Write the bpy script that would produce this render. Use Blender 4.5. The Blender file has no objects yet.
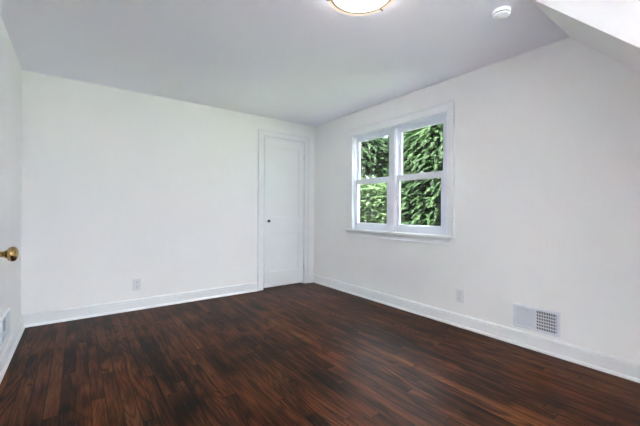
import bpy, bmesh, math, random
from mathutils import Vector, Matrix
from math import pi, sin, cos, radians

S = bpy.context.scene
C = S.collection
random.seed(7)

# ------------------------------------------------------------------ camera
H = 2.40                     # ceiling height
XL = -3.353                  # left wall
cam_d = bpy.data.cameras.new('camera')
cam = bpy.data.objects.new('camera', cam_d)
C.objects.link(cam)
cam_d.sensor_width = 36.0
cam_d.lens = 36.0 * 325.72 / 640.0
cam_d.shift_y = -(213.0 - 210.66) / 640.0
cam_d.clip_start = 0.02
cam.location = (-2.9347, -4.0930, 1.10)
cam.matrix_world = (Matrix.Translation(cam.location) @ Matrix.Rotation(-radians(36.6586), 4, 'Z')
                    @ Matrix.Rotation(radians(90), 4, 'X') @ Matrix.Rotation(radians(0.252), 4, 'Z'))
S.camera = cam

# ------------------------------------------------------------------ sky, sun, exposure
SKY = 15.0                  # zenith radiance of the cloudy sky; the horizon is a fifth of it
world = bpy.data.worlds.new('overcast_sky')
S.world = world
world.use_nodes = True
wn = world.node_tree
wn.nodes.clear()
w_out = wn.nodes.new('ShaderNodeOutputWorld')
w_bg = wn.nodes.new('ShaderNodeBackground')
w_bg.inputs[0].default_value = (0.89, 0.92, 1.0, 1)
w_tc = wn.nodes.new('ShaderNodeTexCoord')
w_sep = wn.nodes.new('ShaderNodeSeparateXYZ')
w_max = wn.nodes.new('ShaderNodeMath')
w_max.operation = 'MAXIMUM'
w_max.inputs[1].default_value = 0.0
w_mad = wn.nodes.new('ShaderNodeMath')
w_mad.operation = 'MULTIPLY_ADD'
w_mad.inputs[1].default_value = SKY * 4 / 5
w_mad.inputs[2].default_value = SKY / 5
wn.links.new(w_tc.outputs['Generated'], w_sep.inputs[0])
wn.links.new(w_sep.outputs[2], w_max.inputs[0])
wn.links.new(w_max.outputs[0], w_mad.inputs[0])
wn.links.new(w_mad.outputs[0], w_bg.inputs[1])
wn.links.new(w_bg.outputs[0], w_out.inputs[0])

sun_d = bpy.data.lights.new('sun', 'SUN')
sun = bpy.data.objects.new('sun', sun_d)
C.objects.link(sun)
sun_d.energy = 385.0
sun_d.color = (1.0, 0.96, 0.90)
sun_d.angle = radians(4)
sun.location = (0, 0, 12)
sun.rotation_euler = Vector((0.50, -0.12, -0.85)).to_track_quat('-Z', 'Y').to_euler()

LAMP = 12.0                 # emission of the ceiling light diffuser
S.view_settings.view_transform = 'Standard'
S.view_settings.look = 'None'
S.view_settings.gamma = 1.0
S.view_settings.use_curve_mapping = False
S.view_settings.exposure = 0.33
S.cycles.use_denoising = True
S.cycles.max_bounces = 16
S.cycles.diffuse_bounces = 10
S.cycles.glossy_bounces = 5
S.cycles.transparent_max_bounces = 16
S.cycles.sample_clamp_indirect = 0.0


# ------------------------------------------------------------------ materials
def new_mat(name):
    m = bpy.data.materials.new(name)
    m.use_nodes = True
    m.node_tree.nodes.clear()
    return m


class NT:
    def __init__(s, m):
        s.t = m.node_tree

    def n(s, typ, ins=(), out=0, **props):
        nd = s.t.nodes.new(typ)
        for k, v in props.items():
            setattr(nd, k, v)
        items = ins.items() if isinstance(ins, dict) else enumerate(ins)
        for k, v in items:
            if v is None:
                continue
            if hasattr(v, 'is_linked') or isinstance(v, bpy.types.NodeSocket):
                s.t.links.new(v, nd.inputs[k])
            else:
                nd.inputs[k].default_value = v
        return nd.outputs[out] if out is not None and len(nd.outputs) else nd

    def m(s, op, a, b=None, c=None, clamp=False):
        return s.n('ShaderNodeMath', [a, b, c], operation=op, use_clamp=clamp)

    def ramp(s, fac, stops):
        nd = s.t.nodes.new('ShaderNodeValToRGB')
        s.t.links.new(fac, nd.inputs[0])
        e = nd.color_ramp.elements
        while len(e) < len(stops):
            e.new(0.5)
        for i, (p, c) in enumerate(stops):
            e[i].position = p
            e[i].color = (c[0], c[1], c[2], 1) if not isinstance(c, (int, float)) else (c, c, c, 1)
        return nd.outputs[0]

    def mix(s, fac, a, b, blend='MIX'):
        nd = s.t.nodes.new('ShaderNodeMix')
        nd.data_type = 'RGBA'
        nd.blend_type = blend
        for k, v in ((0, fac), (6, a), (7, b)):
            if isinstance(v, bpy.types.NodeSocket):
                s.t.links.new(v, nd.inputs[k])
            else:
                nd.inputs[k].default_value = v
        return nd.outputs[2]


def principled(name, col, rough=0.5, metal=0.0, var=0.03, scale=20.0, bump=0.0, coat=0.0, spec=0.5):
    """Base colour with a slight procedural variation and an optional fine bump."""
    m = new_mat(name)
    N = NT(m)
    tc = N.n('ShaderNodeTexCoord', out=3)
    no = N.n('ShaderNodeTexNoise', {'Vector': tc, 'Scale': scale, 'Detail': 4.0})
    c0 = [max(0, v * (1 - var)) for v in col] + [1]
    c1 = [min(1, v * (1 + var)) for v in col] + [1]
    base = N.mix(no, c0, c1)
    b = N.n('ShaderNodeBsdfPrincipled', {'Base Color': base, 'Roughness': rough, 'Metallic': metal,
                                         'Coat Weight': coat, 'Specular IOR Level': spec}, out=None)
    if bump:
        n2 = N.n('ShaderNodeTexNoise', {'Vector': tc, 'Scale': 90.0, 'Detail': 3.0})
        bp = N.n('ShaderNodeBump', {'Height': n2, 'Strength': bump, 'Distance': 0.002})
        N.t.links.new(bp, b.inputs['Normal'])
    N.n('ShaderNodeOutputMaterial', [b.outputs[0]])
    return m


M_wall = principled('wall_paint', (0.873, 0.866, 0.866), 0.8, var=0.012, scale=1.5, bump=0.15, spec=0.1)
M_ceil = principled('ceiling_paint', (0.90, 0.90, 0.975), 0.9, var=0.012, scale=1.2, bump=0.15, spec=0.0)
M_trim = principled('trim_paint', (0.82, 0.828, 0.848), 0.32, var=0.01, scale=3)
M_door = principled('door_paint', (0.82, 0.835, 0.85), 0.35, var=0.012, scale=3)
M_vinyl = principled('window_vinyl', (0.75, 0.78, 0.865), 0.3, var=0.01, scale=3)
M_plastic = principled('white_plastic', (0.76, 0.76, 0.785), 0.35, var=0.01)
M_detector = principled('detector_plastic', (0.83, 0.84, 0.87), 0.4, var=0.01)
M_reg = principled('register_enamel', (0.72, 0.745, 0.80), 0.35, var=0.015)
M_slot = principled('dark_slot', (0.03, 0.03, 0.035), 0.8)
M_duct = principled('duct_metal', (0.10, 0.105, 0.115), 0.6, metal=0.3)
M_brass = principled('aged_brass', (0.36, 0.24, 0.10), 0.26, metal=1.0, var=0.15, scale=40)
M_bronze = principled('dark_bronze', (0.13, 0.095, 0.065), 0.3, metal=1.0, var=0.2, scale=40)
M_nickel = principled('brushed_nickel', (0.40, 0.34, 0.28), 0.5, metal=1.0, var=0.06, scale=60)
M_steel = principled('screw_steel', (0.6, 0.6, 0.6), 0.35, metal=1.0)
M_hinge = principled('painted_hinge', (0.60, 0.60, 0.60), 0.4, metal=0.4)
M_bark = principled('tree_bark', (0.12, 0.085, 0.06), 0.9, var=0.4, scale=12, bump=0.8)
M_lawn = principled('lawn_grass', (0.012, 0.021, 0.008), 0.9, var=0.5, scale=8)
M_bounce_paving = principled('bounce_paving', (0.86, 0.885, 0.965), 0.9, var=0.08, scale=3)  # pale surface of the added yard, throws sunlight up to the ceiling


def emission_mat(name, col, strength):
    m = new_mat(name)
    N = NT(m)
    e = N.n('ShaderNodeEmission', [(*col, 1), strength])
    N.n('ShaderNodeOutputMaterial', [e])
    return m


M_diffuser = emission_mat('lit_opal_glass', (1.0, 0.95, 0.89), LAMP)

M_drum = emission_mat('lit_drum_glass', (1.0, 0.96, 0.92), 14.0)

# lip of warm translucent glass, lit from inside
M_lip = new_mat('lit_glass_lip')
N = NT(M_lip)
e = N.n('ShaderNodeEmission', [(1.0, 0.80, 0.66, 1), 0.74])
p = N.n('ShaderNodeBsdfPrincipled', {'Base Color': (0.25, 0.22, 0.19, 1), 'Roughness': 0.4})
N.n('ShaderNodeOutputMaterial', [N.n('ShaderNodeAddShader', [e, p])])

# window glass
M_glass = new_mat('window_glass')
N = NT(M_glass)
bf = N.n('ShaderNodeNewGeometry', out=None).outputs['Backfacing']
fr = N.n('ShaderNodeFresnel', [N.m('MULTIPLY_ADD', bf, 1 / 1.45 - 1.45, 1.45)])     # same reflectance on both faces of the pane
tr = N.n('ShaderNodeBsdfTransparent', [(0.95, 0.98, 0.965, 1)])
gl = N.n('ShaderNodeBsdfGlossy', {'Roughness': 0.02})
N.n('ShaderNodeOutputMaterial', [N.n('ShaderNodeMixShader', [fr, tr, gl])])


# dark stained oak strip floor: boards run along Y
def floor_material():
    m = new_mat('stained_oak_boards')
    N = NT(m)
    W = 0.070
    tc = N.n('ShaderNodeTexCoord', out=3)
    sx = N.n('ShaderNodeSeparateXYZ', [tc], out=None)
    x, y = sx.outputs[0], sx.outputs[1]
    u = N.m('DIVIDE', x, W)
    row = N.m('FLOOR', u)
    fu = N.m('FRACT', u)
    rowr = N.n('ShaderNodeTexWhiteNoise', {'W': row}, noise_dimensions='1D')
    ln = N.m('MULTIPLY_ADD', rowr, 0.7, 0.9)
    off = N.m('MULTIPLY', rowr, 17.3)
    v = N.m('ADD', N.m('DIVIDE', y, ln), off)
    col = N.m('FLOOR', v)
    fv = N.m('FRACT', v)
    idv = N.n('ShaderNodeCombineXYZ', [row, col, 0.0])
    wn_ = N.n('ShaderNodeTexWhiteNoise', {'Vector': idv}, out=None, noise_dimensions='2D')
    r1, rc = wn_.outputs[0], wn_.outputs[1]
    rs = N.n('ShaderNodeSeparateColor', [rc], out=None)
    r2, r3 = rs.outputs[0], rs.outputs[1]
    # cathedral figure: contour lines of a stretched noise, different on each board
    gx = N.m('MULTIPLY_ADD', r1, 9.0, N.m('MULTIPLY', x, 5.0))
    gy = N.m('MULTIPLY_ADD', r2, 7.0, N.m('MULTIPLY', y, 0.75))
    gv = N.n('ShaderNodeCombineXYZ', [gx, gy, N.m('MULTIPLY', r3, 30.0)])
    fig = N.n('ShaderNodeTexNoise', {'Vector': gv, 'Scale': 1.0, 'Detail': 1.5, 'Roughness': 0.35, 'Distortion': 0.4})
    bands = N.m('SINE', N.m('MULTIPLY', fig, N.m('MULTIPLY_ADD', r2, 70.0, 80.0)))
    bandm = N.m('MULTIPLY_ADD', bands, 0.5, 0.5)
    bandm = N.m('POWER', bandm, 2.2)
    # fine fibres
    fb = N.n('ShaderNodeTexNoise', {'Vector': N.n('ShaderNodeCombineXYZ', [N.m('MULTIPLY', x, 150.0), N.m('MULTIPLY_ADD', r1, 50.0, N.m('MULTIPLY', y, 5.0)), r2]),
                                    'Scale': 1.0, 'Detail': 3.0, 'Roughness': 0.6})
    # blotches of stain that run along the boards
    bl = N.n('ShaderNodeTexNoise', {'Vector': N.n('ShaderNodeCombineXYZ', [N.m('MULTIPLY_ADD', r1, 3.0, N.m('MULTIPLY', x, 11.0)), N.m('MULTIPLY', y, 2.0), N.m('MULTIPLY', r3, 4.0)]),
                                    'Scale': 1.0, 'Detail': 3.0, 'Roughness': 0.55})
    big = N.n('ShaderNodeTexNoise', {'Vector': tc, 'Scale': 1.9, 'Detail': 2.0})
    tone = N.m('ADD', N.m('MULTIPLY', r1, 0.20), N.m('MULTIPLY_ADD', bl, 0.95, -0.19))
    tone = N.m('ADD', tone, N.m('MULTIPLY', N.m('SUBTRACT', fb, 0.5), 0.65))
    tone = N.m('ADD', tone, N.m('MULTIPLY', N.m('SUBTRACT', big, 0.5), 0.60))
    base = N.ramp(tone, [(0.16, (0.0100, 0.0052, 0.0038)), (0.32, (0.042, 0.0140, 0.0075)), (0.50, (0.100, 0.0300, 0.0120)),
                         (0.72, (0.155, 0.058, 0.0200)), (0.92, (0.24, 0.098, 0.034))])
    amt = N.m('MULTIPLY', bandm, N.m('MULTIPLY_ADD', r3, 0.70, 0.12))
    base = N.mix(amt, base, (0.008, 0.005, 0.0045, 1))
    # joints
    ew = N.m('MULTIPLY', N.m('MINIMUM', fu, N.m('SUBTRACT', 1.0, fu)), W)
    el = N.m('MULTIPLY', N.m('MINIMUM', fv, N.m('SUBTRACT', 1.0, fv)), ln)
    ed = N.m('MINIMUM', ew, el)
    gapw = N.m('MULTIPLY_ADD', r2, 0.0018, 0.0008)
    gap2 = N.m('SUBTRACT', 1.0, N.m('DIVIDE', ed, N.m('MULTIPLY', gapw, 2.2)), clamp=True)
    base = N.mix(N.m('MULTIPLY', gap2, 0.9), base, (0.004, 0.003, 0.003, 1))
    rough = N.m('ADD', N.m('MULTIPLY_ADD', fb, 0.10, 0.27), N.m('MULTIPLY', bandm, 0.05))
    rough = N.m('ADD', rough, N.m('MULTIPLY', big, 0.10))
    hgt = N.m('SUBTRACT', N.m('MULTIPLY', fb, 0.12), N.m('MULTIPLY', bandm, 0.08))
    hgt = N.m('ADD', hgt, N.m('MULTIPLY', r3, 0.12))
    bp = N.n('ShaderNodeBump', {'Height': hgt, 'Strength': 0.35, 'Distance': 0.0025})
    d = N.n('ShaderNodeBsdfDiffuse', {'Color': base, 'Normal': bp})
    g = N.n('ShaderNodeBsdfGlossy', {'Color': (1, 1, 1, 1), 'Roughness': rough, 'Normal': bp})
    fac = N.m('MULTIPLY', N.n('ShaderNodeFresnel', {'IOR': 1.2, 'Normal': bp}), 0.50)
    N.n('ShaderNodeOutputMaterial', [N.n('ShaderNodeMixShader', [fac, d, g])])
    return m


M_floor = floor_material()


def leaf_material(name, c0, c1, c2):
    m = new_mat(name)
    N = NT(m)
    geo = N.n('ShaderNodeNewGeometry', out=None)
    rnd = geo.outputs['Random Per Island']
    tc = N.n('ShaderNodeTexCoord', out=3)
    no = N.n('ShaderNodeTexNoise', {'Vector': tc, 'Scale': 1.7, 'Detail': 3.0})
    f = N.m('ADD', N.m('MULTIPLY', rnd, 0.5), N.m('MULTIPLY', no, 0.5))
    col = N.ramp(f, [(0.25, c0), (0.5, c1), (0.75, c2)])
    d = N.n('ShaderNodeBsdfPrincipled', {'Base Color': col, 'Roughness': 0.7, 'Specular IOR Level': 0.04})
    t = N.n('ShaderNodeBsdfTranslucent', [col])
    N.n('ShaderNodeOutputMaterial', [N.n('ShaderNodeMixShader', [0.40, d, t])])
    return m


M_ever = leaf_material('evergreen_leaf', (0.0012, 0.0038, 0.0016), (0.0030, 0.0080, 0.0024), (0.0088, 0.0172, 0.0056))
M_ever2 = leaf_material('bluish_evergreen_leaf', (0.0014, 0.0042, 0.0021), (0.0034, 0.0082, 0.0031), (0.0086, 0.0165, 0.0062))
M_haze_leaf = leaf_material('haze_pale_leaf', (0.0135, 0.0235, 0.0098), (0.0160, 0.0270, 0.0115), (0.0185, 0.0300, 0.0132))  # haze of the lower left pane put into a pale, even leaf colour


# ------------------------------------------------------------------ mesh helpers
def bx(bm, x0, x1, y0, y1, z0, z1):
    vs = [bm.verts.new((x, y, z)) for x in (x0, x1) for y in (y0, y1) for z in (z0, z1)]
    for f in ((0, 1, 3, 2), (4, 6, 7, 5), (0, 4, 5, 1), (2, 3, 7, 6), (0, 2, 6, 4), (1, 5, 7, 3)):
        bm.faces.new([vs[i] for i in f])


def prism(bm, poly, fn0, fn1):
    """Closed prism between two copies of a 2-D polygon placed by fn0 and fn1."""
    a = [bm.verts.new(fn0(p)) for p in poly]
    b = [bm.verts.new(fn1(p)) for p in poly]
    n = len(poly)
    for i in range(n):
        bm.faces.new([a[i], a[(i + 1) % n], b[(i + 1) % n], b[i]])
    bm.faces.new(a[::-1])
    bm.faces.new(b)


def lathe(bm, prof, seg=40, mat=None):
    """Revolve (r, z) pairs about Z; r == 0 closes to a pole."""
    mat = mat or Matrix.Identity(4)
    rings = []
    for r, z in prof:
        if r < 1e-6:
            rings.append([bm.verts.new(mat @ Vector((0, 0, z)))])
        else:
            rings.append([bm.verts.new(mat @ Vector((r * cos(2 * pi * k / seg), r * sin(2 * pi * k / seg), z))) for k in range(seg)])
    for A, B in zip(rings, rings[1:]):
        for k in range(seg):
            k2 = (k + 1) % seg
            if len(A) == 1 and len(B) == 1:
                continue
            if len(A) == 1:
                bm.faces.new([A[0], B[k], B[k2]])
            elif len(B) == 1:
                bm.faces.new([A[k], B[0], A[k2]])
            else:
                bm.faces.new([A[k], B[k], B[k2], A[k2]])


def cyl(bm, r, p0, p1, seg=16):
    p0, p1 = Vector(p0), Vector(p1)
    d = p1 - p0
    m = Matrix.Translation(p0) @ d.to_track_quat('Z', 'Y').to_matrix().to_4x4()
    lathe(bm, [(0, 0), (r, 0), (r, d.length), (0, d.length)], seg, m)


def obj(name, bm, mat, parent=None, bevel=0.0, smooth=False, seg=2, world_coords=True):
    bmesh.ops.recalc_face_normals(bm, faces=bm.faces)
    me = bpy.data.meshes.new(name)
    bm.to_mesh(me)
    bm.free()
    me.materials.append(mat)
    o = bpy.data.objects.new(name, me)
    C.objects.link(o)
    if parent:
        o.parent = parent
        if world_coords:
            root = parent
            loc = Vector((0, 0, 0))
            while root:
                loc += root.location
                root = root.parent
            o.location = -loc
    if smooth:
        for p in me.polygons:
            p.use_smooth = True
        me.set_sharp_from_angle(angle=radians(35))
    if bevel:
        b = o.modifiers.new('bevel', 'BEVEL')
        b.width = bevel
        b.segments = seg
        b.limit_method = 'ANGLE'
        b.angle_limit = radians(40)
        b.harden_normals = False
    return o


def box_obj(name, mat, parent, dims, bevel=0.002):
    bm = bmesh.new()
    bx(bm, *dims)
    return obj(name, bm, mat, parent, bevel)


def tag(o, label, cat, group=None, kind=None):
    o['label'] = label
    o['category'] = cat
    if group:
        o['group'] = group
    if kind:
        o['kind'] = kind
    return o


def thing(name, loc, label, cat, group=None, kind=None):
    o = bpy.data.objects.new(name, None)
    o.empty_display_size = 0.1
    C.objects.link(o)
    o.location = loc
    return tag(o, label, cat, group, kind)


# ------------------------------------------------------------------ room shell
YF = -8.40                   # front wall, behind the camera
T = 0.12                     # wall thickness
DX0, DX1, DZ = -0.870, -0.194, 2.135   # closet door opening
WY0, WY1, WZ0, WZ1 = -2.275, -0.870, 0.840, 2.092   # window opening
FX0, FX1, FZ0, FZ1 = -3.20, -1.20, 0.30, 2.30       # unseen window added behind the camera
LY0, LY1, LZ = -3.40, -2.56, 2.10                   # doorway in the left wall

bm = bmesh.new()
bx(bm, XL - T, T, YF - T, T, -0.12, 0.0)
tag(obj('floor', bm, M_floor), 'dark stained oak board floor with a soft sheen', 'floor', kind='structure')

bm = bmesh.new()
bx(bm, XL - T, T, YF - T, T, H, H + 0.12)
tag(obj('ceiling', bm, M_ceil), 'flat white painted ceiling', 'ceiling', kind='structure')

bm = bmesh.new()
bx(bm, XL - T, DX0, 0, T, 0, H)
bx(bm, DX1, T, 0, T, 0, H)
bx(bm, DX0, DX1, 0, T, DZ, H)
bx(bm, DX0, DX1, 0.08, T, 0, DZ)
tag(obj('wall_back', bm, M_wall), 'white wall with the closet door', 'wall', kind='structure')

bm = bmesh.new()
bx(bm, 0, T, YF, WY0, 0, H)
bx(bm, 0, T, WY1, 0, 0, H)
bx(bm, 0, T, WY0, WY1, 0, WZ0)
bx(bm, 0, T, WY0, WY1, WZ1, H)
tag(obj('wall_right', bm, M_wall), 'white wall with the double window', 'wall', kind='structure')

bm = bmesh.new()
bx(bm, XL - T, XL, YF, LY0, 0, H)
bx(bm, XL - T, XL, LY1, 0, 0, H)
bx(bm, XL - T, XL, LY0, LY1, LZ, H)
bx(bm, XL - T, XL - 0.10, LY0, LY1, 0, LZ)
tag(obj('wall_left', bm, M_wall), 'narrow strip of white wall at the left edge', 'wall', kind='structure')

bm = bmesh.new()
bx(bm, XL - T, FX0, YF - T, YF, 0, H)
bx(bm, FX1, T, YF - T, YF, 0, H)
bx(bm, FX0, FX1, YF - T, YF, 0, FZ0)
bx(bm, FX0, FX1, YF - T, YF, FZ1, H)
tag(obj('wall_front', bm, M_wall), 'white wall behind the camera', 'wall', kind='structure')

# sloped ceiling with its upright cheek: a solid under the roof
YS, K = -3.255, 1.064
poly = [(YS, H), (-4.62, H), (-4.62, H + (-4.62 - YS) * K)]
bm = bmesh.new()
prism(bm, poly, lambda p: (-0.756 + 0.20 * (p[0] - YS), p[0], p[1]), lambda p: (0.0, p[0], p[1]))
bx(bm, -0.756 + 0.20 * (-4.62 - YS), 0.0, YF, -4.62, 0.0, H)
tag(obj('ceiling_slope', bm, M_wall), 'sloped ceiling and bright upright cheek at the upper right', 'ceiling', kind='structure')

# baseboards: moulded board with a quarter-round shoe
BP = [(0, 0), (0.015, 0), (0.015, 0.089), (0.0115, 0.093), (0.0145, 0.097), (0.0165, 0.104), (0.012, 0.113), (0.006, 0.119), (0, 0.120)]
SP = [(0.015, 0)] + [(0.015 + 0.017 * cos(a), 0.021 * sin(a)) for a in [k * pi / 12 for k in range(0, 7)]]


def baseboard(name, label, runs):
    """runs: (start xy, end xy, inward normal xy)."""
    bm, bs = bmesh.new(), bmesh.new()
    for a, b, n in runs:
        f0 = lambda p, a=a, n=n: (a[0] + n[0] * p[0], a[1] + n[1] * p[0], p[1])
        f1 = lambda p, b=b, n=n: (b[0] + n[0] * p[0], b[1] + n[1] * p[0], p[1])
        prism(bm, BP, f0, f1)
        prism(bs, SP, f0, f1)
    o = tag(obj(name, bm, M_trim), label, 'baseboard', kind='structure')
    obj('shoe_moulding', bs, M_trim, o, smooth=True)
    return o


baseboard('baseboard_back', 'white moulded baseboard below the closet door wall',
          [((XL, 0), (-0.955, 0), (0, -1)), ((-0.109, 0), (0, 0), (0, -1))])
baseboard('baseboard_right', 'white moulded baseboard below the window wall', [((0, 0), (0, -4.62), (-1, 0))])
baseboard('baseboard_left', 'white moulded baseboard along the left wall', [((XL, 0), (XL, LY1 + 0.09), (1, 0)), ((XL, LY0 - 0.09), (XL, YF), (1, 0))])
baseboard('baseboard_front', 'white moulded baseboard behind the camera', [((XL, YF), (-1.03, YF), (0, 1))])


# ------------------------------------------------------------------ doors
def casing(name, label, u0, u1, ztop, w, fn):
    """Flat casing with a raised outer backband round an opening; fn(u, depth, z) -> xyz, depth into the room."""
    o = bpy.data.objects.new(name, None)
    C.objects.link(o)
    tag(o, label, 'door casing', kind='structure')

    def member(nm, poly_of, ends):
        bm = bmesh.new()
        prism(bm, poly_of, ends[0], ends[1])
        obj(nm, bm, M_trim, o, 0.0015)
    prof = [(0, 0), (0, 0.014), (0.006, 0.017), (w - 0.022, 0.018), (w - 0.018, 0.026), (w - 0.003, 0.026), (w, 0.022), (w, 0)]
    member('side_casing', prof, (lambda p: fn(u0 - p[0], p[1], 0), lambda p: fn(u0 - p[0], p[1], ztop + p[0])))
    member('side_casing', prof, (lambda p: fn(u1 + p[0], p[1], 0), lambda p: fn(u1 + p[0], p[1], ztop + p[0])))
    member('head_casing', prof, (lambda p: fn(u0 - p[0], p[1], ztop + p[0]), lambda p: fn(u1 + p[0], p[1], ztop + p[0])))
    return o


def paneled_slab(u0, u1, z0, z1, panels, fn, d=0.035):
    """Two-panel door leaf: front face with recessed, sloped-edge panels."""
    bm = bmesh.new()
    us = sorted({u0, u1, *[q for p in panels for q in p[:2]]})
    zs = sorted({z0, z1, *[q for p in panels for q in p[2:]]})
    P = lambda u, dd, z: bm.verts.new(fn(u, dd, z))
    for i in range(len(us) - 1):
        for j in range(len(zs) - 1):
            a, b, c, e = us[i], us[i + 1], zs[j], zs[j + 1]
            if any(abs(a - p[0]) < 1e-6 and abs(b - p[1]) < 1e-6 and abs(c - p[2]) < 1e-6 and abs(e - p[3]) < 1e-6 for p in panels):
                st = [(0, 0), (0.004, 0.007), (0.016, 0.009), (0.024, 0.009)]
                for (i0, d0), (i1, d1) in zip(st, st[1:]):
                    o_ = [(a + i0, c + i0), (b - i0, c + i0), (b - i0, e - i0), (a + i0, e - i0)]
                    n_ = [(a + i1, c + i1), (b - i1, c + i1), (b - i1, e - i1), (a + i1, e - i1)]
                    for k in range(4):
                        k2 = (k + 1) % 4
                        bm.faces.new([P(o_[k][0], -d0, o_[k][1]), P(o_[k2][0], -d0, o_[k2][1]), P(n_[k2][0], -d1, n_[k2][1]), P(n_[k][0], -d1, n_[k][1])])
                i1, d1 = st[-1]
                bm.faces.new([P(a + i1, -d1, c + i1), P(b - i1, -d1, c + i1), P(b - i1, -d1, e - i1), P(a + i1, -d1, e - i1)])
            else:
                bm.faces.new([P(a, 0, c), P(b, 0, c), P(b, 0, e), P(a, 0, e)])
    # sides and back
    for (ua, za, ub, zb) in ((u0, z0, u1, z0), (u1, z0, u1, z1), (u1, z1, u0, z1), (u0, z1, u0, z0)):
        bm.faces.new([P(ua, 0, za), P(ub, 0, zb), P(ub, -d, zb), P(ua, -d, za)])
    bm.faces.new([P(u0, -d, z0), P(u1, -d, z0), P(u1, -d, z1), P(u0, -d, z1)])
    bmesh.ops.remove_doubles(bm, verts=bm.verts, dist=1e-5)
    return bm


def knob_mesh(bm, o, direction, s=1.0):
    m = Matrix.Translation(Vector(o)) @ Vector(direction).to_track_quat('Z', 'Y').to_matrix().to_4x4() @ Matrix.Scale(s, 4)
    lathe(bm, [(0.0100, 0.0), (0.0095, 0.012), (0.0090, 0.022), (0.0100, 0.028), (0.0125, 0.031), (0.0130, 0.034),
               (0.0165, 0.0385), (0.0215, 0.0420), (0.0242, 0.0470), (0.0242, 0.0520), (0.0218, 0.0570), (0.0165, 0.0605), (0.009, 0.0625), (0, 0.0630)], 32, m)


def rosette_mesh(bm, o, direction):
    m = Matrix.Translation(Vector(o)) @ Vector(direction).to_track_quat('Z', 'Y').to_matrix().to_4x4()
    lathe(bm, [(0, 0), (0.031, 0), (0.031, 0.003), (0.026, 0.007), (0.014, 0.010), (0.010, 0.013), (0, 0.013)], 32, m)


# closet door in the back wall
fb = lambda u, d, z: (u, -d, z)
casing('trim_1', 'white casing round the closet door', DX0, DX1, DZ, 0.085, fb)
bm = bmesh.new()
bx(bm, DX0, DX0 + 0.006, 0.045, 0.08, 0.0, DZ)
bx(bm, DX1 - 0.006, DX1, 0.045, 0.08, 0.0, DZ)
bx(bm, DX0 + 0.006, DX1 - 0.006, 0.045, 0.08, DZ - 0.006, DZ)
tag(obj('trim_2', bm, M_trim), 'door stop inside the closet opening', 'trim', kind='structure')
d1 = thing('door_1', (DX1 - 0.004, 0.02, 0.0), 'white two-panel closet door in the back wall', 'door', kind='structure')
u0, u1 = DX0 + 0.019, DX1 - 0.004
fd = lambda u, d, z: (u, 0.004 - d, z)
obj('door_leaf', paneled_slab(u0, u1, 0.022, DZ - 0.004,
    [(-0.768, -0.286, 1.003, 2.008), (-0.768, -0.286, 0.232, 0.778)], fd), M_door, d1, 0.0)
bm = bmesh.new()
rosette_mesh(bm, (-0.803, 0.004, 0.953), (0, -1, 0))
obj('rosette', bm, M_trim, d1, smooth=True)
bm = bmesh.new()
knob_mesh(bm, (-0.803, -0.004, 0.953), (0, -1, 0), 0.86)
k1 = obj('door_knob', bm, M_bronze, d1, smooth=True)
k1['label'] = 'dark bronze round knob'
for z in (0.27, 1.90):
    bm = bmesh.new()
    cyl(bm, 0.006, (DX1 - 0.001, -0.004, z - 0.045), (DX1 - 0.001, -0.004, z + 0.045), 12)
    obj('hinge', bm, M_hinge, d1, smooth=True)

# entry door standing ajar in the left wall beside the camera
fl = lambda u, d, z: (XL + d, u, z)
casing('trim_3', 'white casing round the entry doorway', LY0, LY1, LZ, 0.085, fl)
d2 = thing('door_2', (XL + 0.002, LY0 + 0.01, 0.0), 'white entry door standing ajar at the left edge', 'door', kind='structure')
DW = LY1 - LY0 - 0.02
ang = radians(12.2)          # swing into the room
hv = Vector((sin(ang), cos(ang), 0))
nv = Vector((cos(ang), -sin(ang), 0))
org = Vector((XL + 0.004, LY0 + 0.012, 0))


def fe(u, d, z):
    q = org + hv * u + nv * (0.036 + d)
    return (q.x, q.y, z)


obj('door_leaf', paneled_slab(0.0, DW, 0.012, LZ - 0.006, [(0.115, DW - 0.115, 1.003, LZ - 0.13), (0.115, DW - 0.115, 0.232, 0.778)], fe), M_door, d2)
kp = Vector(fe(DW - 0.066, 0.0, 0.957))
bm = bmesh.new()
rosette_mesh(bm, kp, nv)
obj('rosette', bm, M_brass, d2, smooth=True)
bm = bmesh.new()
knob_mesh(bm, kp + nv * 0.006, nv, 0.98)
k2 = obj('door_knob', bm, M_brass, d2, smooth=True)
k2['label'] = 'aged brass round knob'
for z in (0.27, 1.05, 1.85):
    bm = bmesh.new()
    q = org + nv * 0.040 - hv * 0.002
    cyl(bm, 0.006, (q.x, q.y, z - 0.045), (q.x, q.y, z + 0.045), 12)
    obj('hinge', bm, M_brass, d2, smooth=True)

# ------------------------------------------------------------------ window in the right wall
w1 = thing('window_1', (0.0, (WY0 + WY1) / 2, WZ0), 'white double window of two double-hung sashes in the right wall', 'window', kind='structure')


def wmember(bmx, prof, f0, f1):
    prism(bmx, prof, f0, f1)


CY0, CY1, CZ1 = WY0 + 0.018, WY1 - 0.010, WZ1 - 0.008     # inner edges of the casing
SILLZ = 0.858


def cprof(cw):
    return [(0, 0), (0, 0.013), (0.010, 0.017), (cw - 0.034, 0.018), (cw - 0.022, 0.023), (cw - 0.006, 0.024), (cw, 0.020), (cw, 0)]


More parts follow.
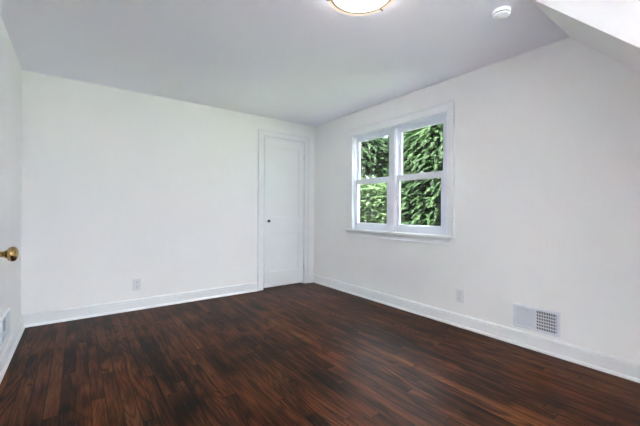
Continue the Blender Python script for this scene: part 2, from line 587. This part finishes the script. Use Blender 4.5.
CL, CR, CT = 0.105, 0.080, 0.105
bm = bmesh.new()
a_, t_ = cprof(CL), cprof(CT)
prism(bm, a_, lambda p: (-p[1], CY1 + p[0], SILLZ), lambda p: (-p[1], CY1 + p[0], CZ1 + p[0]))
obj('side_casing', bm, M_trim, w1, 0.0015)
bm = bmesh.new()
prism(bm, cprof(CR), lambda p: (-p[1], CY0 - p[0], SILLZ), lambda p: (-p[1], CY0 - p[0], CZ1 + p[0] * CT / CR))
obj('side_casing', bm, M_trim, w1, 0.0015)
bm = bmesh.new()
prism(bm, t_, lambda p: (-p[1], CY1 + p[0], CZ1 + p[0]), lambda p: (-p[1], CY0 - p[0] * CR / CT, CZ1 + p[0]))
obj('head_casing', bm, M_trim, w1, 0.0015)
# sill (stool) and moulded apron
bm = bmesh.new()
bx(bm, -0.052, 0.0, -2.345, -0.735, SILLZ - 0.024, SILLZ)
bx(bm, 0.0, 0.046, WY0, WY1, SILLZ - 0.018, SILLZ)
obj('sill', bm, M_trim, w1, 0.005, seg=3)
ap = [(0, 0.764), (0.020, 0.764), (0.023, 0.770), (0.020, 0.777), (0.014, 0.780), (0.014, 0.806), (0.022, 0.812), (0.030, 0.822), (0.038, SILLZ - 0.024), (0, SILLZ - 0.024)]
bm = bmesh.new()
prism(bm, ap, lambda p: (-p[0], -2.275 - p[0] * 1.3, p[1]), lambda p: (-p[0], -0.805 + p[0] * 1.1, p[1]))
obj('apron', bm, M_trim, w1, 0.0015)

# frame: jambs, head, outer sill, mullion
MY0, MY1 = -1.587, -1.497
fx0, fx1 = 0.028, 0.112
jl = 0.014
bm = bmesh.new()
bx(bm, 0.0, T + 0.004, WY1 - jl, WY1, SILLZ, WZ1)
bx(bm, 0.0, T + 0.004, WY0, WY0 + jl, SILLZ, WZ1)
bx(bm, 0.0, T + 0.004, WY0 + jl, WY1 - jl, WZ1 - jl, WZ1)
bx(bm, 0.046, T + 0.03, WY0 + jl, WY1 - jl, WZ0, SILLZ + 0.008)
# blind stops in front of the sashes
bx(bm, 0.018, 0.034, WY1 - 0.026, WY1 - jl, SILLZ, WZ1 - jl)
bx(bm, 0.018, 0.034, WY0 + jl, WY0 + 0.026, SILLZ, WZ1 - jl)
bx(bm, 0.018, 0.034, WY0 + 0.026, WY1 - 0.026, WZ1 - 0.028, WZ1 - jl)
obj('window_frame', bm, M_vinyl, w1, 0.0015)
bm = bmesh.new()
bx(bm, 0.022, fx1, MY0, MY1, SILLZ + 0.008, WZ1 - jl)
bx(bm, 0.014, 0.022, MY0 + 0.012, MY1 - 0.012, SILLZ, WZ1 - jl)
obj('mullion', bm, M_vinyl, w1, 0.002)


def sash(x0, x1, y0, y1, z0, z1, gy0, gy1, gz0, gz1, name):
    """One sash: stiles, rails with a sloped glazing bead, a pane set in the middle."""
    bm = bmesh.new()
    bx(bm, x0, x1, y0, gy0, z0, z1)
    bx(bm, x0, x1, gy1, y1, z0, z1)
    bx(bm, x0, x1, gy0, gy1, z0, gz0)
    bx(bm, x0, x1, gy0, gy1, gz1, z1)
    o = obj(name, bm, M_vinyl, w1, 0.002)
    xg = (x0 + x1) / 2
    bm = bmesh.new()
    b = 0.006
    for (p, q, r, s_) in ((gy0, gy0 + b, gz0, gz1), (gy1 - b, gy1, gz0, gz1), (gy0 + b, gy1 - b, gz0, gz0 + b), (gy0 + b, gy1 - b, gz1 - b, gz1)):
        bx(bm, xg - 0.009, xg + 0.009, p, q, r, s_)
    obj('glazing_bead', bm, M_vinyl, o, 0.002)
    bm = bmesh.new()
    bx(bm, xg - 0.002, xg + 0.002, gy0 + b - 0.003, gy1 - b + 0.003, gz0 + b - 0.003, gz1 - b + 0.003)
    obj('pane', bm, M_glass, o)
    return o


for (sy0, sy1, gy0, gy1) in ((MY1, WY1 - jl, -1.440, -0.918), (WY0 + jl, MY0, -2.166, -1.624)):
    sash(0.072, 0.102, sy0, sy1, 1.452, WZ1 - jl - 0.002, gy0, gy1, 1.505, 2.018, 'upper_sash')
    lo = sash(0.036, 0.068, sy0, sy1, SILLZ + 0.009, 1.512, gy0, gy1, 0.940, 1.450, 'lower_sash')
    ym = (sy0 + sy1) / 2
    bm = bmesh.new()
    bx(bm, 0.040, 0.066, ym - 0.028, ym + 0.028, 1.512, 1.518)
    lathe(bm, [(0, 0), (0.010, 0), (0.010, 0.010), (0, 0.012)], 16, Matrix.Translation((0.053, ym, 1.518)))
    bx(bm, 0.049, 0.057, ym - 0.004, ym + 0.026, 1.522, 1.527)
    obj('sash_lock', bm, M_vinyl, lo, 0.001)

# unseen window, added behind the camera to let daylight into the room
w2 = thing('added_window', ((FX0 + FX1) / 2, YF, FZ0), 'white window added behind the camera to let in daylight', 'window', kind='structure')
bm = bmesh.new()
for (a, b, c, d) in ((FX0, FX0 + 0.05, FZ0, FZ1), (FX1 - 0.05, FX1, FZ0, FZ1), (FX0 + 0.05, FX1 - 0.05, FZ0, FZ0 + 0.05), (FX0 + 0.05, FX1 - 0.05, FZ1 - 0.05, FZ1)):
    bx(bm, a, b, YF - 0.10, YF - 0.05, c, d)
obj('window_frame', bm, M_vinyl, w2, 0.002)
bm = bmesh.new()
bx(bm, FX0 + 0.048, FX1 - 0.048, YF - 0.077, YF - 0.073, FZ0 + 0.048, FZ1 - 0.048)
obj('pane', bm, M_glass, w2)
bm = bmesh.new()
for (a, b, c, d) in ((FX0 - 0.09, FX0, FZ0, FZ1 + 0.09), (FX1, FX1 + 0.09, FZ0, FZ1 + 0.09), (FX0, FX1, FZ1, FZ1 + 0.09), (FX0 - 0.11, FX1 + 0.11, FZ0 - 0.025, FZ0)):
    bx(bm, a, b, YF, YF + 0.018, c, d)
obj('casing', bm, M_trim, w2, 0.002)

# ------------------------------------------------------------------ ceiling light
LX, LY = -1.664, -2.770
cl = thing('ceiling_light', (LX, LY, H), 'round lit flush ceiling light with a metal ring, at the top edge', 'ceiling light')
T0 = Matrix.Translation((LX, LY, H))
bm = bmesh.new()
lathe(bm, [(0, 0), (0.150, 0), (0.150, -0.020), (0.140, -0.024), (0, -0.024)], 64, T0)
obj('base_pan', bm, M_plastic, cl, smooth=True)
bm = bmesh.new()
lathe(bm, [(0, -0.074), (0.170, -0.074), (0.170, -0.081), (0.150, -0.084), (0.08, -0.087), (0, -0.088)], 64, T0)
g = obj('glass_shade', bm, M_diffuser, cl, smooth=True)
g['label'] = 'lit opal glass shade'
bm = bmesh.new()
lathe(bm, [(0.150, -0.016), (0.158, -0.018), (0.168, -0.034), (0.170, -0.074), (0.160, -0.074), (0.150, -0.016)], 64, T0)
obj('drum', bm, M_drum, cl, smooth=True)
bm = bmesh.new()
lathe(bm, [(0.180, -0.090), (0.202, -0.089), (0.204, -0.086), (0.202, -0.083), (0.180, -0.083), (0.180, -0.090)], 64, T0)
obj('glass_lip', bm, M_lip, cl, smooth=True)
bm = bmesh.new()
lathe(bm, [(0.168, -0.076), (0.180, -0.076), (0.1820, -0.083), (0.180, -0.091), (0.168, -0.091), (0.168, -0.076)], 64, T0)
obj('metal_ring', bm, M_nickel, cl, smooth=True)
for k in range(3):
    a = radians(9 + 120 * k)
    bm = bmesh.new()
    bx(bm, 0.166, 0.204, -0.005, 0.005, -0.095, -0.078)
    bmesh.ops.transform(bm, matrix=T0 @ Matrix.Rotation(a, 4, 'Z'), verts=bm.verts)
    obj('clip', bm, M_nickel, cl, 0.0015)

# ------------------------------------------------------------------ smoke detector
sd = thing('smoke_detector', (-0.735, -3.098, H), 'small round white smoke detector on the ceiling near the slope', 'smoke detector')
T1 = Matrix.Translation((-0.735, -3.098, H))
bm = bmesh.new()
lathe(bm, [(0, 0), (0.054, 0), (0.054, -0.008), (0.051, -0.010), (0, -0.010)], 40, T1)
obj('mounting_plate', bm, M_plastic, sd, smooth=True)
bm = bmesh.new()
lathe(bm, [(0, -0.010), (0.050, -0.010), (0.0515, -0.013), (0.050, -0.028), (0.046, -0.034), (0.034, -0.037), (0, -0.038)], 40, T1)
obj('cover', bm, M_detector, sd, smooth=True)
bm = bmesh.new()
lathe(bm, [(0.0505, -0.022), (0.0512, -0.0225), (0.0507, -0.0265), (0.0495, -0.026), (0.0505, -0.022)], 40, T1)
obj('vent_slot', bm, M_slot, sd)
bm = bmesh.new()
lathe(bm, [(0, -0.037), (0.009, -0.037), (0.009, -0.040), (0, -0.041)], 20, T1 @ Matrix.Translation((0.015, 0.012, 0)))
obj('test_button', bm, M_plastic, sd, smooth=True)


# ------------------------------------------------------------------ outlets
def outlet(loc, rotz, label):
    """Duplex outlet; local -Y faces the room."""
    o = thing('wall_outlet', loc, label, 'outlet', 'white duplex wall outlets')
    o.rotation_euler = (0, 0, rotz)
    bm = bmesh.new()
    bx(bm, -0.039, 0.039, -0.006, 0, -0.063, 0.063)
    obj('cover_plate', bm, M_plastic, o, 0.003, world_coords=False, seg=3)
    for s in (-1, 1):
        zc = s * 0.0265
        bm = bmesh.new()
        pr = [(0.0175 * (1 if abs(cos(a)) > .7 else abs(cos(a)) / .72) * (1 if cos(a) > 0 else -1), 0.0185 * sin(a)) for a in [pi / 12 + k * pi / 12 for k in range(24)]]
        prism(bm, pr, lambda p: (p[0], -0.006, zc + p[1]), lambda p: (p[0], -0.0085, zc + p[1]))
        r = obj('receptacle', bm, M_plastic, o, world_coords=False)
        bm = bmesh.new()
        bx(bm, -0.0085, -0.0060, -0.0090, -0.0080, zc + 0.000, zc + 0.010)
        bx(bm, 0.0060, 0.0085, -0.0090, -0.0080, zc + 0.001, zc + 0.009)
        bx(bm, -0.0025, 0.0025, -0.0090, -0.0080, zc - 0.011, zc - 0.006)
        obj('slots', bm, M_slot, r, world_coords=False)
    bm = bmesh.new()
    lathe(bm, [(0, 0.006), (0.0034, 0.006), (0.003, 0.0075), (0, 0.008)], 12, Matrix.Rotation(pi / 2, 4, 'X'))
    obj('screw', bm, M_steel, o, world_coords=False)
    return o


outlet((-2.405, 0, 0.276), 0, 'white wall outlet low on the back wall, left of the closet door')
outlet((0, -2.398, 0.294), pi / 2 * -1, 'white wall outlet low on the right wall, below the window')


# ------------------------------------------------------------------ air registers
def register(loc, rotz, label, w=0.332, h=0.190):
    """Two-way wall register; local -Y faces the room, local X to the right."""
    o = thing('air_register', loc, label, 'air register', 'white metal wall registers')
    o.rotation_euler = (0, 0, rotz)
    hw, hh, b = w / 2, h / 2, 0.021
    bm = bmesh.new()
    # sloped frame
    out = [(-hw, -hh), (hw, -hh), (hw, hh), (-hw, hh)]
    inn = [(-hw + b, -hh + b), (hw - b, -hh + b), (hw - b, hh - b), (-hw + b, hh - b)]
    st = [(0.0, 0.0), (0.0, 0.003), (0.22, 0.010), (0.85, 0.012), (1.0, 0.009), (1.0, 0.0)]
    rings = [[bm.verts.new((p[0] + (q[0] - p[0]) * t, -d, p[1] + (q[1] - p[1]) * t)) for p, q in zip(out, inn)] for t, d in st]
    for A, B in zip(rings, rings[1:] + rings[:1]):
        for k in range(4):
            bm.faces.new([A[k], A[(k + 1) % 4], B[(k + 1) % 4], B[k]])
    bx(bm, -0.006, 0.006, -0.011, -0.001, -hh + b, hh - b)
    obj('frame', bm, M_reg, o, 0.001, world_coords=False)
    bm = bmesh.new()
    bx(bm, -hw + b - 0.002, hw - b + 0.002, -0.0012, 0.0, -hh + b - 0.002, hh - b + 0.002)
    obj('duct_opening', bm, M_duct, o, world_coords=False)
    # upright fins: turned against each other in the two halves
    for side in (-1, 1):
        bm = bmesh.new()
        x0, x1 = (-hw + b, -0.006) if side < 0 else (0.006, hw - b)
        n = 12
        for i in range(n):
            xc = x0 + (i + 0.5) * (x1 - x0) / n
            a = radians(36 if side < 0 else -26)
            dx, dy = 0.0066 * sin(a), 0.0042 * cos(a) if side > 0 else 0.0040 * cos(a)
            nx, ny = 0.0006 * cos(a), 0.0006
            q = [(xc - dx - nx, -0.006 - dy), (xc - dx + nx, -0.006 - dy), (xc + dx + nx, -0.006 + dy), (xc + dx - nx, -0.006 + dy)]
            prism(bm, q, lambda p: (p[0], p[1], -hh + b), lambda p: (p[0], p[1], hh - b))
        f = obj('fins', bm, M_reg, o, world_coords=False)
        if side > 0:
            bm = bmesh.new()
            for j in range(1, 6):
                zc = -hh + b + j * (h - 2 * b) / 6
                bx(bm, x0, x1, -0.0095, -0.0025, zc - 0.0028, zc + 0.0028)
            obj('cross_bars', bm, M_reg, o, world_coords=False)
    # damper lever and screws
    bm = bmesh.new()
    bx(bm, -hw + 0.008, -hw + 0.013, -0.024, -0.010, -0.028, 0.012)
    obj('damper_lever', bm, M_reg, o, 0.0015, world_coords=False)
    for sx in (-1, 1):
        bm = bmesh.new()
        lathe(bm, [(0, 0.011), (0.0045, 0.011), (0.004, 0.0135), (0, 0.014)], 14, Matrix.Translation((sx * (hw - 0.0105), 0, -0.045 if sx < 0 else 0.0)) @ Matrix.Rotation(pi / 2, 4, 'X'))
        obj('screw', bm, M_steel, o, world_coords=False)
    return o


register((0, -3.036, 0.240), -pi / 2, 'white metal air register low on the right wall, its right half dark and open')
register((XL, -0.885, 0.262), pi / 2, 'white metal air register at the left edge, low on the left wall')

# ------------------------------------------------------------------ outside: lawn and trees
GZ = -2.9
bm = bmesh.new()
bx(bm, -30, 40, -8.60, 40, GZ - 0.1, GZ)
bx(bm, -30, 40, -60, -20.0, GZ - 0.1, GZ)
bx(bm, 2.0, 40, -20.0, -8.60, GZ - 0.1, GZ)
tag(obj('ground', bm, M_lawn), 'lawn far below the window', 'ground', kind='structure')


bm = bmesh.new()
bx(bm, -30, 2.0, -20.0, -8.60, GZ - 0.1, GZ)  # unseen yard added as a reflector for the ceiling
tag(obj('bounce_pavement', bm, M_bounce_paving), 'unseen pale yard added to bounce sunlight through the window behind the camera', 'ground', kind='structure')


def foliage_mesh(rng, crown, n_fronds, leaf, length, droop, n_leaf):
    """Fronds of small folded leaves over the shell of a crown; crown(h) -> radius for h in 0..1, plus z range."""
    fn, z0, z1 = crown
    verts, faces = [], []
    for _ in range(n_fronds):
        h = rng.random() ** 0.9
        R = fn(h)
        a = rng.uniform(0, 2 * pi)
        rr = R * (0.62 + 0.45 * rng.random() ** 0.7)
        p = Vector((rr * cos(a), rr * sin(a), z0 + (z1 - z0) * h + rng.uniform(-0.15, 0.15)))
        d = Vector((cos(a + rng.uniform(-.8, .8)), sin(a + rng.uniform(-.8, .8)), rng.uniform(-0.25, 0.55))).normalized()
        L = length * rng.uniform(0.6, 1.35)
        side = d.cross(Vector((0, 0, 1))).normalized()
        roll = rng.uniform(-0.6, 0.6)
        step = L / n_leaf
        q = p.copy()
        dd = d.copy()
        for i in range(n_leaf):
            dd = (dd + Vector((0, 0, -droop * step * 2))).normalized()
            q = q + dd * step
            up = side.cross(dd).normalized()
            taper = 1.0 - 0.55 * i / n_leaf
            for s in (-1, 1):
                ld = (dd * rng.uniform(0.55, 1.0) + (side * cos(roll) + up * sin(roll)) * s * rng.uniform(0.55, 1.0) + Vector((0, 0, -0.18))).normalized()
                ln = leaf * taper * rng.uniform(0.7, 1.35)
                wv = ld.cross(up).normalized() * ln * 0.30
                fo = up * ln * rng.uniform(0.04, 0.16)
                b = len(verts)
                m_ = q + ld * ln * 0.5
                verts += [q[:], (m_ + wv + fo)[:], (q + ld * ln)[:], (m_ - wv + fo)[:]]
                faces.append((b, b + 1, b + 2, b + 3))
    return verts, faces


def tree(name, x, y, ztop, zbot, fn, mat, label, seed, n, leaf, length, droop, n_leaf, cat, group=None, top=1.0):
    rng = random.Random(seed)
    t = thing(name, (x, y, GZ), label, cat, group)
    v, f = foliage_mesh(rng, (fn, zbot - GZ, ztop - GZ), n, leaf, length, droop, n_leaf)
    me = bpy.data.meshes.new('foliage')
    me.from_pydata(v, [], f)
    me.materials.append(mat)
    o = bpy.data.objects.new('foliage', me)
    C.objects.link(o)
    o.parent = t
    bm = bmesh.new()
    hh = (ztop - GZ) * top
    lathe(bm, [(0, 0), (0.17, 0), (0.13, 0.3), (0.11, hh * 0.4), (0.06, hh * 0.75), (0.015, hh * 0.97), (0, hh * 0.98)], 12)
    bmesh.ops.translate(bm, verts=bm.verts, vec=(0, 0, 0))
    obj('trunk', bm, M_bark, t, smooth=True, world_coords=False)
    # main limbs that carry the crown
    for k in range(8 if top == 1.0 else 4):
        bm = bmesh.new()
        h = 0.05 + 0.10 * k
        z = zbot - GZ + (ztop - zbot) * h
        a = 2.4 * k + rng.uniform(-0.4, 0.4)
        R = fn(h) * 0.6
        cyl(bm, 0.02, (0, 0, z - 0.15), (R * cos(a), R * sin(a), z + 0.1), 6)
        obj('branch', bm, M_bark, t, world_coords=False)
    return t


tree('evergreen_tree', 5.20, 0.62, 3.75, -2.4, lambda h: 1.6 * (1 - 0.9 * h ** 6) ** 0.6, M_ever,
     'dense green evergreen tree outside, filling the right-hand panes', 11, 10000, 0.078, 0.50, 0.9, 19, 'tree')
tree('evergreen_tree', 6.00, 5.20, 3.95, -2.4, lambda h: 1.6 * (1 - 0.9 * h ** 6) ** 0.6, M_ever2,
     'evergreen tree outside, filling the left-hand upper pane', 12, 10000, 0.078, 0.50, 0.8, 19, 'tree')
tree('evergreen_tree', 12.3, 6.9, 6.5, -2.4, lambda h: 2.2 * (1 - 0.9 * h ** 6) ** 0.6, M_ever2,
     'evergreen tree farthest back, showing in gaps between the two nearer ones', 14, 6500, 0.15, 0.6, 0.8, 11, 'tree')
tree('haze_shrub', 2.02, 0.86, 1.62, -1.6, lambda h: 0.50 * (1 - (2 * h - 1.1) ** 2 * 0.55) ** 0.5, M_haze_leaf,
     'leafy shrub added outside, its pale green imitating haze in the lower left pane', 13, 4200, 0.05, 0.20, 0.5, 9, 'shrub', top=0.7)
